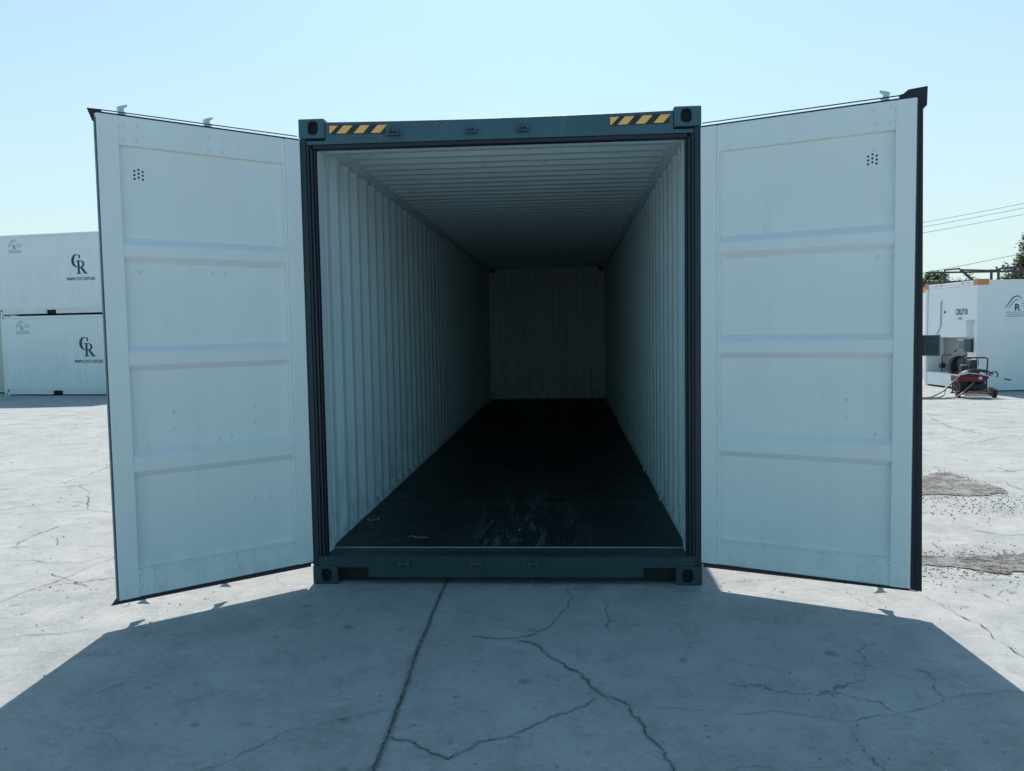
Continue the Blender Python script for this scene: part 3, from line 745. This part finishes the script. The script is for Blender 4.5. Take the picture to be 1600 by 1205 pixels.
    # hinges
    for zz in (.35, 1.0, 1.85, 2.5):
        mb = MB(); mb.box(.0, .16, min(s*-.064, s*-.057), max(s*-.064, s*-.057), zz, zz+.09)
        mb.tube([(.004, s*-.060, zz), (.004, s*-.060, zz+.09)], .014, 10)
        mb.build('hinge', 'teal', D)
    return D
DL = door((-1.2, 0), (-2.066476, -.796301), 'L', 1.154, 1.046, LRIV, (.946, 2.463), (1.012, .548))
DR = door((1.2, 0), (2.302369, -.537431), 'R', 1.168, 1.068, RRIV, (.952, 2.471), (1.014,))
# lock box on the free edge of the right door
mb = MB()
fnb = lambda p, t: (p[0], -t, p[1])
mb.box(1.17, 1.290, .050, .075, 1.411, 1.522); mb.box(1.17, 1.290, .0755, .15, 1.505, 1.522); mb.box(1.278, 1.290, .0755, .15, 1.411, 1.5045)
lb = mb.build('lock_box', 'boxpaint', DR, bevel=.003)
mb = MB(); mb.box(1.229, 1.281, .0475, .0497, 1.425, 1.477); mb.build('box_panel', 'tealdark', lb, bevel=.004)
mb = MB(); mb.tube([(1.247, .0495, 1.500), (1.247, .044, 1.500)], .007, 10); mb.build('rivet', 'tealdark', lb)

# scraps on the floor and yard
def scrap(pts, wd, z, name, label, cat, mat='paper'):
    mb = MB(); prev = None
    for i, p in enumerate(pts):
        q = pts[min(i+1, len(pts)-1)]; o_ = pts[max(i-1, 0)]; d_ = Vector((q[0]-o_[0], q[1]-o_[1], 0)).normalized(); n_ = Vector((-d_.y, d_.x, 0))
        h_ = z+.004+.010*math.sin(i*1.7)**2
        ww = wd*(.4+.6*math.sin(math.pi*(i+.5)/len(pts)))
        v = [mb.bm.verts.new((p[0]+n_.x*k_*ww, p[1]+n_.y*k_*ww, h_+dz)) for k_, dz in ((1, 0), (-1, 0.002), (-1, .004), (1, .003))]
        if prev:
            for a in range(4): mb.bm.faces.new((prev[a], prev[(a+1) % 4], v[(a+1) % 4], v[a]))
        else: mb.bm.faces.new(v)
        prev = v
    mb.bm.faces.new(prev[::-1])
    return tag(mb.build(name, mat), label, cat)
scrap([(-1.125,1.02),(-1.105,1.0),(-1.08,.985),(-1.055,.99),(-1.035,1.02),(-1.03,1.06)], .010, .172, 'wood_shaving', 'curled pale shaving on the container floor beside the left wall', 'shaving')
scrap([(-.70,.50),(-.67,.49),(-.64,.47),(-.60,.465),(-.56,.46)], .006, .172, 'wood_shaving', 'straight pale shaving on the container floor near the sill', 'shaving')
scrap([(.050,.68),(.060,.685),(.075,.69)], .009, .172, 'paper_scrap', 'tiny white scrap in the middle of the container floor', 'scrap')
scrap([(-1.705,-1.60),(-1.68,-1.55),(-1.655,-1.49),(-1.635,-1.44)], .0035, 0, 'straw', 'thin pale straw lying on the shaded concrete by the left shadow edge', 'straw')

# ---------------------------------------------------------------- white refrigerated containers
def arc_ribbon(mb, pts, wd, y):
    P = [Vector((p[0], 0, p[1])) for p in pts]; prev = None; n = len(P)
    for i, p in enumerate(P):
        d_ = (P[min(i+1, n-1)]-P[max(i-1, 0)]).normalized(); n_ = Vector((-d_.z, 0, d_.x)); ww = wd*(.35+.65*math.sin(math.pi*i/(n-1)))
        v = [mb.bm.verts.new((p+n_*ww*k_)+Vector((0, y+dy, 0))) for k_, dy in ((1, 0), (-1, 0), (-1, .003), (1, .003))]
        if prev:
            for a in range(4): mb.bm.faces.new((prev[a], prev[(a+1) % 4], v[(a+1) % 4], v[a]))
        prev = v
def logo_letters(parent, x, z, h, y, mat='print'):
    # overlapping serif C and R
    mb = MB(); fn = lambda p, t: (p[0], t, p[1])
    def ell(cx, cz, rx, rz, ix, iz, a0, a1, off=0):
        n = 26; prev = None
        for i in range(n+1):
            t = a0+(a1-a0)*i/n
            o_ = (cx+rx*math.cos(t), cz+rz*math.sin(t)); q = (cx+off+ix*math.cos(t), cz+iz*math.sin(t))
            v = [mb.bm.verts.new((p[0], y+dy, p[1])) for p, dy in ((o_, 0), (q, 0), (q, .003), (o_, .003))]
            if prev:
                for a in range(4): mb.bm.faces.new((prev[a], prev[(a+1) % 4], v[(a+1) % 4], v[a]))
            prev = v
    H = h*.66
    cx, cz = x+H*.40, z+h-H*.5
    ell(cx, cz, H*.42, H*.5, H*.25, H*.43, R(40), R(320), H*.07)
    mb.prism([(cx+H*.22, cz+H*.16), (cx+H*.36, cz+H*.16), (cx+H*.36, cz+H*.5), (cx+H*.30, cz+H*.46)], fn, y-.001, y+.003)
    rx = x+H*.52; H2 = h*.68
    mb.box(rx, rx+H2*.17, y-.002, y+.003, z, z+H2)
    mb.box(rx-H2*.10, rx+H2*.27, y-.003, y+.003, z, z+H2*.07); mb.box(rx-H2*.10, rx+H2*.2, y-.003, y+.003, z+H2*.93, z+H2)
    ell(rx+H2*.25, z+H2*.73, H2*.34, H2*.27, H2*.17, H2*.20, R(-90), R(90))
    mb.box(rx+H2*.171, rx+H2*.26, y-.002, y+.003, z+H2*.93, z+H2); mb.box(rx+H2*.171, rx+H2*.26, y-.002, y+.003, z+H2*.455, z+H2*.53)
    mb.prism([(rx+H2*.22, z+H2*.47), (rx+H2*.40, z+H2*.50), (rx+H2*.72, z+H2*.07), (rx+H2*.84, z+H2*.07), (rx+H2*.84, z), (rx+H2*.55, z)], fn, y-.0035, y+.003)
    return mb.build('logo', mat, parent)
def mountain_logo(parent, x, z, wd, y, strong=False):
    mt = 'print' if strong else 'faded'
    mb = MB(); arc_ribbon(mb, [(x+wd*a, z+wd*b) for a, b in ((0,.10),(.10,.20),(.2,.36),(.32,.50),(.46,.55),(.58,.50),(.64,.42))], wd*.020, y)
    arc_ribbon(mb, [(x+wd*a, z+wd*b) for a, b in ((.14,.10),(.24,.22),(.34,.36),(.44,.42),(.52,.40))], wd*.013, y)
    o = mb.build('emblem', mt, parent)
    text_mesh('R', wd*.34, 'emblem_letter', mt, o, Matrix.Translation((x+wd*.36, y-.001, z+wd*.02)) @ Matrix.Rotation(R(90), 4, 'X'), bold=.004)
    mb = MB()
    for i, (a, b) in enumerate(((.62,.26),(.62,.16),(.05,-.06),(.10,-.14),(.05,-.21))):
        xx = x+wd*a; end = x+wd*(1.0 if i < 2 else .97)
        rg2 = random.Random(i)
        while xx < end:
            l_ = wd*rg2.uniform(.02, .06); mb.box(xx, min(xx+l_, end), y, y+.003, z+wd*b, z+wd*(b+.028)); xx += l_+wd*.012
    mb.build('small_print', 'faded', o)
def reefer(name, loc, rz, label, group, L=6.06, H=2.591, mat='reefer', logos=True, pocket=True, rail='rail', end_open=False):
    W = 2.438
    root = empty(name, loc, rz, label=label, cat='container', group=group)
    mb = MB()
    y1 = W-.006
    x0 = .02 if not end_open else .75
    mb.box(x0, L-.02, .012, y1, .20, H-.10)
    if end_open: mb.box(.101, x0-.0005, .012, .09, .20, H-.10); mb.box(.101, x0-.0005, y1-.09, y1, .20, H-.10)
    body = mb.build('body', mat, root, bevel=.01 if not end_open else 0)
    mb = MB()   # vertical panel joints on the side
    n = int(L/1.02)
    for i in range(1, n+1):
        x = i*L/(n+1)
        mb.box(x-.03, x+.03, .0085, .0135, .205, H-.105)
    mb.split('panel_joint', mat, body)
    mb = MB()
    pc = ((L/2-1.025, L/2+1.025) if pocket else ())
    xs_ = [.18]+[v for c_ in pc for v in (c_-.18, c_+.18)]+[L-.18]
    for a, b in zip(xs_[::2], xs_[1::2]): mb.box(a, b, .004, .06, .045, .199)
    for c_ in pc: mb.box(c_-.18, c_+.18, .0045, .058, .165, .1985)
    mb.box(.18, L-.18, y1-.06, y1, .045, .199)
    mb.build('bottom_rail', rail, root, bevel=.004)
    mb = MB(); mb.box(.05, L-.05, .07, y1-.07, .05, .198); mb.build('underside', 'black', root)
    mb = MB(); mb.box(.18, L-.18, .003, .09, H-.0995, H-.018); mb.box(.18, L-.18, y1-.08, y1, H-.0995, H-.018); mb.box(.1, L-.1, .091, y1-.081, H-.0995, H-.03)
    mb.build('top_rail', mat, root, bevel=.006)
    for xx, sx_ in ((0, 1), (L, -1)):
        for yy, sy_ in ((0, 1), (W, -1)):
            for z0_ in (0, H-.118):
                mb = MB(); a, b = sorted((xx, xx+sx_*.178)); c_, d_ = sorted((yy, yy+sy_*.162)); mb.box(a, b, c_, d_, z0_, z0_+.118)
                ct = mb.build('corner_casting', 'reefer' if mat != 'cream' else 'cream', root, bevel=.01)
                mb = MB(); m_ = (a+b)/2; mb.tube([(m_, c_-.002 if sy_ > 0 else d_+.002, z0_+.058), (m_, (c_+.01) if sy_ > 0 else d_-.01, z0_+.058)], .03, 12); mb.build('hole', 'black', ct)  # hole is a black disc, its inner darkness painted
            a, b = sorted((xx+sx_*.004, xx+sx_*.10)); c_, d_ = sorted((yy+sy_*.004, yy+sy_*.10))
            mb = MB(); mb.box(a, b, c_, d_, .119, H-.119); mb.build('corner_post', mat, root, bevel=.006)
    return root, body
GRP = 'white refrigerated containers at the left edge'
ST = R(-8.0)
dirx = Vector((math.cos(ST), math.sin(ST), 0)); diry = Vector((-math.sin(ST), math.cos(ST), 0))
P0 = Vector((-17.92, 20.74, -.257)); P1 = Vector((-18.02, 20.76, 2.336))
for i, (p, lab) in enumerate(((P0, 'white refrigerated container at ground level on the left, under another white one'),
                              (P1, 'white refrigerated container with rust-tinged bottom rail stacked on top of another on the left'))):
    root, body = reefer('refrigerated_container', p, ST, lab, None)
    # positions measured on the side
    lx = 2.84 if i == 0 else 2.80
    zt = 1.27 if i else 1.25
    logo_letters(root, lx+.04, zt, .62, .008)
    text_mesh('www.crcr.com.au', .20, 'web_address', 'print', root, Matrix.Translation((lx-.17, .009, zt-.20)) @ Matrix.Rotation(R(90), 4, 'X'), bold=.002, sx=.72)
    mountain_logo(root, (.52 if i == 0 else .50), 2.12, .55, .008)
for i, (dz, H_, lab, mt) in enumerate(((.0, 2.591, 'cream container at ground level at the far left edge of the yard', 'cream'), (2.60, 2.591, 'off-white container stacked above the cream one at the far left edge', 'reefer'))):
    p = P0-dirx*6.35+diry*.9+Vector((0, 0, dz+(.0)))
    if i: p = p+dirx*.02
    reefer('storage_container', p, ST, lab, None, mat=mt, rail='cream' if not i else 'rail')

# right: white unit with open machinery end, rotated so its end faces left
RA = R(3.2)
PR = Vector((9.735, 14.56, -.02))
root, body = reefer('machinery_container', PR, RA, 'white refrigerated container with open machinery end and orange top corners behind the pressure washer', None, L=12.19, mat='reefer_clean', rail='reefer', pocket=False, end_open=True)
mountain_logo(root, 1.18-.55, 1.86, .62, .008, strong=True)
# orange caps
for (a, b, c_, d_) in ((-.006, .262, -.006, .17), (-.006, .20, 2.27, 2.444)):
    mb = MB(); mb.box(a, b, c_, d_, 2.465, 2.60); mb.build('orange_corner_cap', 'orange', root, bevel=.006)
# end machinery
mb = MB(); mb.box(.03, .749, .11, 2.33, 1.26, 2.47)
ep = mb.build('end_panel', 'reefer_clean', root, bevel=.01)
mb = MB(); mb.box(.004, .06, .11, 2.33, 2.4705, 2.57); mb.build('end_rail', 'reefer_clean', root, bevel=.01)
mb = MB()
for yy in (.35, .60, 1.6, 1.85): mb.box(-.012, .003, yy, yy+.09, 2.515, 2.56)
mb.split('bracket', 'pale', root)
mb = MB(); mb.tube([(.022, 1.62, 2.16), (.015, 1.66, 2.12), (.015, 1.66, 1.55), (.015, 1.86, 1.30)], .022, 8); mb.build('pipe', 'pale', ep)
mb = MB(); mb.box(.015, .0295, 1.80, 1.90, 1.27, 1.32); mb.box(.02, .0295, 1.45, 1.52, 1.85, 1.9); mb.split('bracket', 'steel', ep)
mtx = Matrix(((0, 0, -1, .026), (-1, 0, 0, .98), (0, 1, 0, 1.80), (0, 0, 0, 1)))
text_mesh('CRU710', .20, 'unit_number', 'print', ep, mtx, bold=.003, sx=.75)
mtx = Matrix(((0, 0, -1, .026), (-1, 0, 0, .88), (0, 1, 0, 1.68), (0, 0, 0, 1)))
text_mesh('22R1', .09, 'size_code', 'faded', ep, mtx, sx=1.2)
mb = MB(); mb.box(.004, .12, .105, .38, .1195, 1.2595)
mb.build('side_pillar', 'reefer_clean', root)
mb = MB(); mb.box(.45, .749, .381, 2.33, .38, 1.2595); mb.build('machinery_recess', 'recess', root)
mb = MB(); mb.box(.02, .749, .385, 2.33, .06, .379); mb.build('lower_sill', 'reefer', root, bevel=.01)
mb = MB(); mb.box(-.05, .25, .44, .74, .95, 1.22)
cb = mb.build('control_box', 'recess', root, bevel=.01)
mb = MB(); mb.box(-.056, -.0505, .48, .70, .99, 1.18); mb.build('box_window', 'glassbox', cb, bevel=.01)
mb = MB(); mb.box(-.06, .2, .12, .43, .93, 1.24); mb.build('control_box', 'tealdark', root, bevel=.01)
mb = MB()
for yy in (.17, .26, .35): mb.box(-.03, -.02, yy, yy+.025, 1.245, 1.62)
mb.box(-.03, -.0, .13, .44, 1.62, 1.66); mb.build('ladder_bracket', 'pale', root)
# compressor inside recess
mb = MB()
mb.tube([(.30, 1.05, .62), (.30, .55, .62)], .20, 18); mb.tube([(.22, .50, .70), (.22, .22, .70)], [.24, .24], 18)
mb.tube([(.25, 1.25, .55), (.25, 1.12, .55)], [.26, .26], 20); mb.box(.1, .44, .5, 1.2, .381, .45)
mb.tube([(.05, 1.62, .40), (.05, 1.62, .78), (.05, 1.56, .83), (.05, 1.2, .83)], .015, 8)
mb.tube([(.05, 1.68, .56), (.05, 1.56, .56)], .07, 12)
mb.tube([(.12, 1.2, .9), (.12, 1.0, 1.0), (.12, .5, 1.02), (.12, .3, .95)], .014, 8)
mb.build('compressor', 'steel', root)
# second white container beyond
root, body = reefer('background_container', (10.70, 19.75, -.02), R(3), 'bright white container with orange corner standing beyond the machinery container', None, L=12.19, H=2.65, mat='reefer_clean', rail='reefer', pocket=False)
mb = MB(); mb.box(-.006, .25, -.006, .17, 2.50, 2.66); mb.build('orange_corner_cap', 'orange', root, bevel=.006)

# dark steel frame rising above the white container
F = empty('steel_frame', (12.6, 22.8, 0), R(4), label='dark tubular steel guard frame rising behind the white container roof', cat='steel frame')
zt, zb = 3.30, 2.97
def fbar(a, b, rr=.03, nm='bar'):
    mb = MB(); mb.tube([a, b], rr, 6); return mb.build(nm, 'steel', F)
LF = 6.6
mb = MB(); mb.box(0, LF, 0, .07, zb-.10, zb-.02); mb.box(.0, LF, 1.2, 1.27, zb-.10, zb-.02)
for i in range(9): mb.box(i*LF/8-(.05 if i else 0), i*LF/8+(.05 if i < 8 else 0), .071, 1.199, zb-.09, zb-.03)
mb.build('platform', 'steel', F)
for i in range(4):
    x = .1+i*LF/3.1
    mb = MB(); mb.box(x, x+.1, .075, .175, 0, zb-.101); mb.box(x, x+.1, 1.06, 1.16, 0, zb-.101); mb.split('leg', 'steel', F)
mb = MB(); mb.tube([(0.03, .03, zb-.02), (.03, .03, zt), (.5, .03, zt+.04), (.55, .03, zt), (1.6, .03, zt-.04), (2.0, .03, zt+.05), (2.45, .03, zt+.06), (2.6, .03, zt), (3.6, .03, zt), (4.1, .03, zt+.07), (4.6, .03, zt), (LF, .03, zt)], .032, 6)
mb.tube([(.03, 1.23, zb-.02), (.03, 1.23, zt), (LF, 1.23, zt)], .032, 6)
mb.split('handrail', 'steel', F)
mb = MB()
for x in (1.55, 1.78, 3.35, 3.55, 5.1, 6.2): mb.tube([(x, .03, zb-.02), (x, .03, zt)], .04, 6)
mb.split('post', 'steel', F)
mb = MB()
for x in (.55, 2.15, 2.42, 4.12, 4.32): mb.tube([(x, .03, zt), (x+.42, .03, zb-.02)], .042, 6)
mb.split('brace', 'steel', F)

# ---------------------------------------------------------------- pressure washer
Wp = empty('pressure_washer', (8.62, 13.05, 0), R(-4), label='dark red wheeled pressure washer with tubular handle and coiled hoses on the yard', cat='pressure washer')
mb = MB(); mb.box(.05, .62, .02, .45, .33, .47); mb.box(.22, .50, .06, .40, .471, .55)
bd = mb.build('body', 'maroon', Wp, bevel=.02)
mb = MB(); mb.box(.455, .525, .012, .0195, .385, .445); mb.build('label_plate', 'pale', bd)
mb = MB(); mb.box(.09, .26, .04, .40, .11, .329); mb.build('battery_box', 'black', Wp, bevel=.01)
mb = MB(); mb.tube([(.28, .2, .22), (.31, .2, .22), (.63, .2, .22), (.66, .2, .22)], [.06, .105, .105, .06], 16)
mb.build('tank', 'steel', Wp, smooth=True)
mb = MB()
fr = .015
mb.tube([(.09, .01, .48), (.09, .01, .06)], fr, 8); mb.tube([(.09, .44, .48), (.09, .44, .06)], fr, 8)
mb.tube([(.05, .01, .08), (.70, .01, .08)], fr, 8); mb.tube([(.05, .44, .08), (.70, .44, .08)], fr, 8)
mb.tube([(.09, .01, .475), (.70, .01, .475)], fr, 8)
mb.tube([(.31, .42, .46), (.31, .42, .78), (.33, .42, .82), (.37, .42, .835), (.74, .42, .83), (.78, .42, .81), (.79, .42, .77), (.77, .42, .45), (.78, .42, .08)], fr*1.1, 8)
mb.tube([(.63, .02, .40), (.66, .02, .50), (.70, .02, .54), (.80, .02, .55), (.83, .02, .50), (.82, .02, .43)], fr, 8)
mb.tube([(.56, .42, .83), (.56, .42, .64)], .008, 6); mb.tube([(.60, .42, .83), (.60, .42, .64)], .008, 6)
mb.build('frame', 'maroon', Wp, smooth=True)
mb = MB(); mb.tube([(.17, -.01, .045), (.70, -.01, .045)], .014, 8); mb.build('bottom_bar', 'galv', Wp)
for (x, y, rr) in ((.745, -.03, .10), (.86, .40, .10), (.05, .02, .075)):
    mb = MB(); mb.tube([(x-.035, y, rr), (x-.028, y, rr), (x+.028, y, rr), (x+.035, y, rr)], [rr*.85, rr, rr, rr*.85], 20)
    wh = mb.build('wheel', 'rubber', Wp)
    mb = MB(); mb.tube([(x-.038, y, rr), (x+.038, y, rr)], rr*.45, 12); mb.build('rim', 'maroon', wh)
mb = MB(); mb.box(.33, .47, .12, .38, .56, .80); mb.tube([(.15, .2, .60), (.29, .2, .60)], .10, 16); mb.box(.17, .30, .10, .32, .471, .56)
mb.build('engine', 'steel', Wp, bevel=.02)
mb = MB(); mb.tube([(.06, -.03, .50), (.14, -.03, .56), (.26, -.03, .59), (.42, -.03, .60), (.58, -.03, .575), (.72, -.03, .50)], .018, 8)
mb.tube([(.08, .0, .47), (.20, .02, .53), (.30, .0, .565), (.5, .0, .56), (.62, .0, .53)], .016, 8)
mb.build('hose_coil', 'hblack', Wp, smooth=True)
mb = MB(); mb.tube([(.06, -.06, .49), (.25, -.06, .53), (.45, -.06, .50), (.92, -.07, .40)], .011, 8)
mb.tube([(.05, -.05, .50), (.20, -.05, .56)], .028, 8)
sp = mb.build('spray_lance', 'pale', Wp, smooth=True)
mb = MB(); mb.tube([(.92, -.07, .40), (1.05, -.075, .375)], .016, 8); mb.build('nozzle', 'steel', sp)
mb = MB(); mb.tube([(.06, -.05, .47), (-.12, -.1, .32), (-.32, -.2, .16), (-.6, -.3, .04), (-.9, -.35, .02), (-1.4, -.3, .016)], .014, 8); mb.build('hose', 'hblack', Wp, smooth=True)
mb = MB(); mb.tube([(.34, -.03, .33), (.20, -.10, .22), (.02, -.2, .09), (-.12, -.28, .025), (-.35, -.34, .016), (-.7, -.36, .016), (-1.3, -.30, .016)], .015, 8); mb.build('hose', 'hpink', Wp, smooth=True)
def hose(pts, rad, mat, label):
    n = len(pts); out = []
    for i in range(n-1):
        p0, p1, p2, p3 = [Vector(pts[max(0, min(n-1, j))]) for j in (i-1, i, i+1, i+2)]
        for k_ in range(6):
            t = k_/6; out.append(.5*((2*p1)+(-p0+p2)*t+(2*p0-5*p1+4*p2-p3)*t*t+(-p0+3*p1-3*p2+p3)*t**3))
    out.append(Vector(pts[-1])); mb = MB(); mb.tube(out, rad, 8)
    return tag(mb.build('garden_hose', mat, smooth=True), label, 'hose')
hose([(8.60,13.45,.22),(8.50,13.3,.12),(8.30,13.0,.03),(7.95,12.9,.02),(7.5,13.1,.02),(7.0,13.2,.02),(6.3,12.9,.02)], .018, 'hgreen', 'green hose lying on the concrete beside the pressure washer')

# ---------------------------------------------------------------- trees and cables
def tree(loc, trunk_h, blobs, nleaf, ls, mat, label, seed, cat='tree'):
    rg_ = random.Random(seed)
    T = empty('tree', loc, 0, label=label, cat=cat)
    mb = MB(); mb.tube([(0,0,0),(.05,.02,trunk_h*.5),(0,.05,trunk_h)], [.16,.12,.08], 8)
    for (c_, rr) in blobs:
        mb.tube([(0,.03,trunk_h*.7), tuple((Vector(c_)+Vector((0,0,trunk_h)))*.5), c_], [.07,.045,.02], 6)
        for _ in range(7):
            d_ = Vector((rg_.gauss(0,1), rg_.gauss(0,1), rg_.gauss(0,.8))).normalized()*rr*.85
            mb.tube([c_, tuple(Vector(c_)+d_*.5+Vector((0,0,.05))), tuple(Vector(c_)+d_)], [.02,.012,.006], 4)
    mb.build('trunk', 'bark', T)
    mb = MB(); tot = sum(b[1]**2 for b in blobs)
    for (c_, rr) in blobs:
        nc = max(6, int(26*rr)); 
        cl = []
        for _ in range(nc):
            d_ = Vector((rg_.gauss(0,1), rg_.gauss(0,1), rg_.gauss(0,.85))).normalized()
            cl.append(Vector(c_)+d_*rr*rg_.uniform(.35, 1.0))
        for _ in range(int(nleaf*rr**2/tot)):
            p = rg_.choice(cl)+Vector((rg_.gauss(0,1), rg_.gauss(0,1), rg_.gauss(0,1)))*rr*.16
            a = Vector((rg_.gauss(0,1), rg_.gauss(0,1), rg_.gauss(0,1))).normalized(); b = a.orthogonal().normalized()
            s_ = ls*rg_.uniform(.6, 1.3)
            v = [mb.bm.verts.new(p+q) for q in (a*s_, b*s_*.45, -a*s_, -b*s_*.45)]; mb.bm.faces.new(v)
    mb.build('crown', mat, T)
    return T
tree((22.6, 47, 0), 2.6, [((0,0,3.6),1.0),((-.9,.2,3.2),.9),((.9,0,3.3),.8),((.2,.5,4.2),.7)], 14000, .09, 'leafd', 'dense dark green tree beyond the yard beside the right door edge', 1)
tree((27.2, 43, 0), 3.0, [((0,0,5.2),1.3),((-1.3,.2,4.6),1.0),((1.2,0,4.8),1.1),((-.6,.4,6.0),.9),((-2.1,0,3.8),.7),((.8,0,6.3),.9)], 15000, .11, 'leafd', 'tall open-crowned tree with small leaves at the right edge', 2)
tree((25.6, 58, 0), 2.6, [((0,0,4.0),.9),((-1.0,0,4.3),.6),((1.2,0,3.8),.8)], 2200, .09, 'leafg', 'low sparse shrubby tree seen through the dark steel frame', 3)
tree((29.5, 60, 0), 2.6, [((0,0,3.9),.9),((-1.1,0,3.6),.8),((1.3,0,4.4),.9),((2.6,0,4.0),1.0)], 3000, .09, 'leafg', 'grey-green tree behind the right half of the steel frame', 4)
def cable(a, b, sagm, label, rad=.011):
    a, b = Vector(a), Vector(b); d_ = b-a; a2 = a-d_*3.0; b2 = b+d_*1.2; n = 40; pts = []
    for i in range(n+1):
        t = i/n; p = a2.lerp(b2, t); p.z -= sagm*4*t*(1-t)-sagm*4*.77*.23; pts.append(p)
    mb = MB(); mb.tube(pts, rad, 5); tag(mb.build('power_line', 'cable', smooth=True), label, 'power line', 'power lines above the white containers')
cable((17.725,36.607,6.54), (22.48,36.978,7.29), .25, 'uppermost thin power line crossing the sky at right')
cable((17.722,36.593,6.32), (22.477,36.963,7.075), .25, 'second power line from the top in the sky at right')
cable((17.718,36.574,6.05), (22.473,36.943,6.767), .3, 'third power line from the top, just below the close upper pair at right')
cable((18.744,36.525,4.27), (22.448,36.808,4.90), .2, 'lowest power line running just above the dark steel frame', .013)
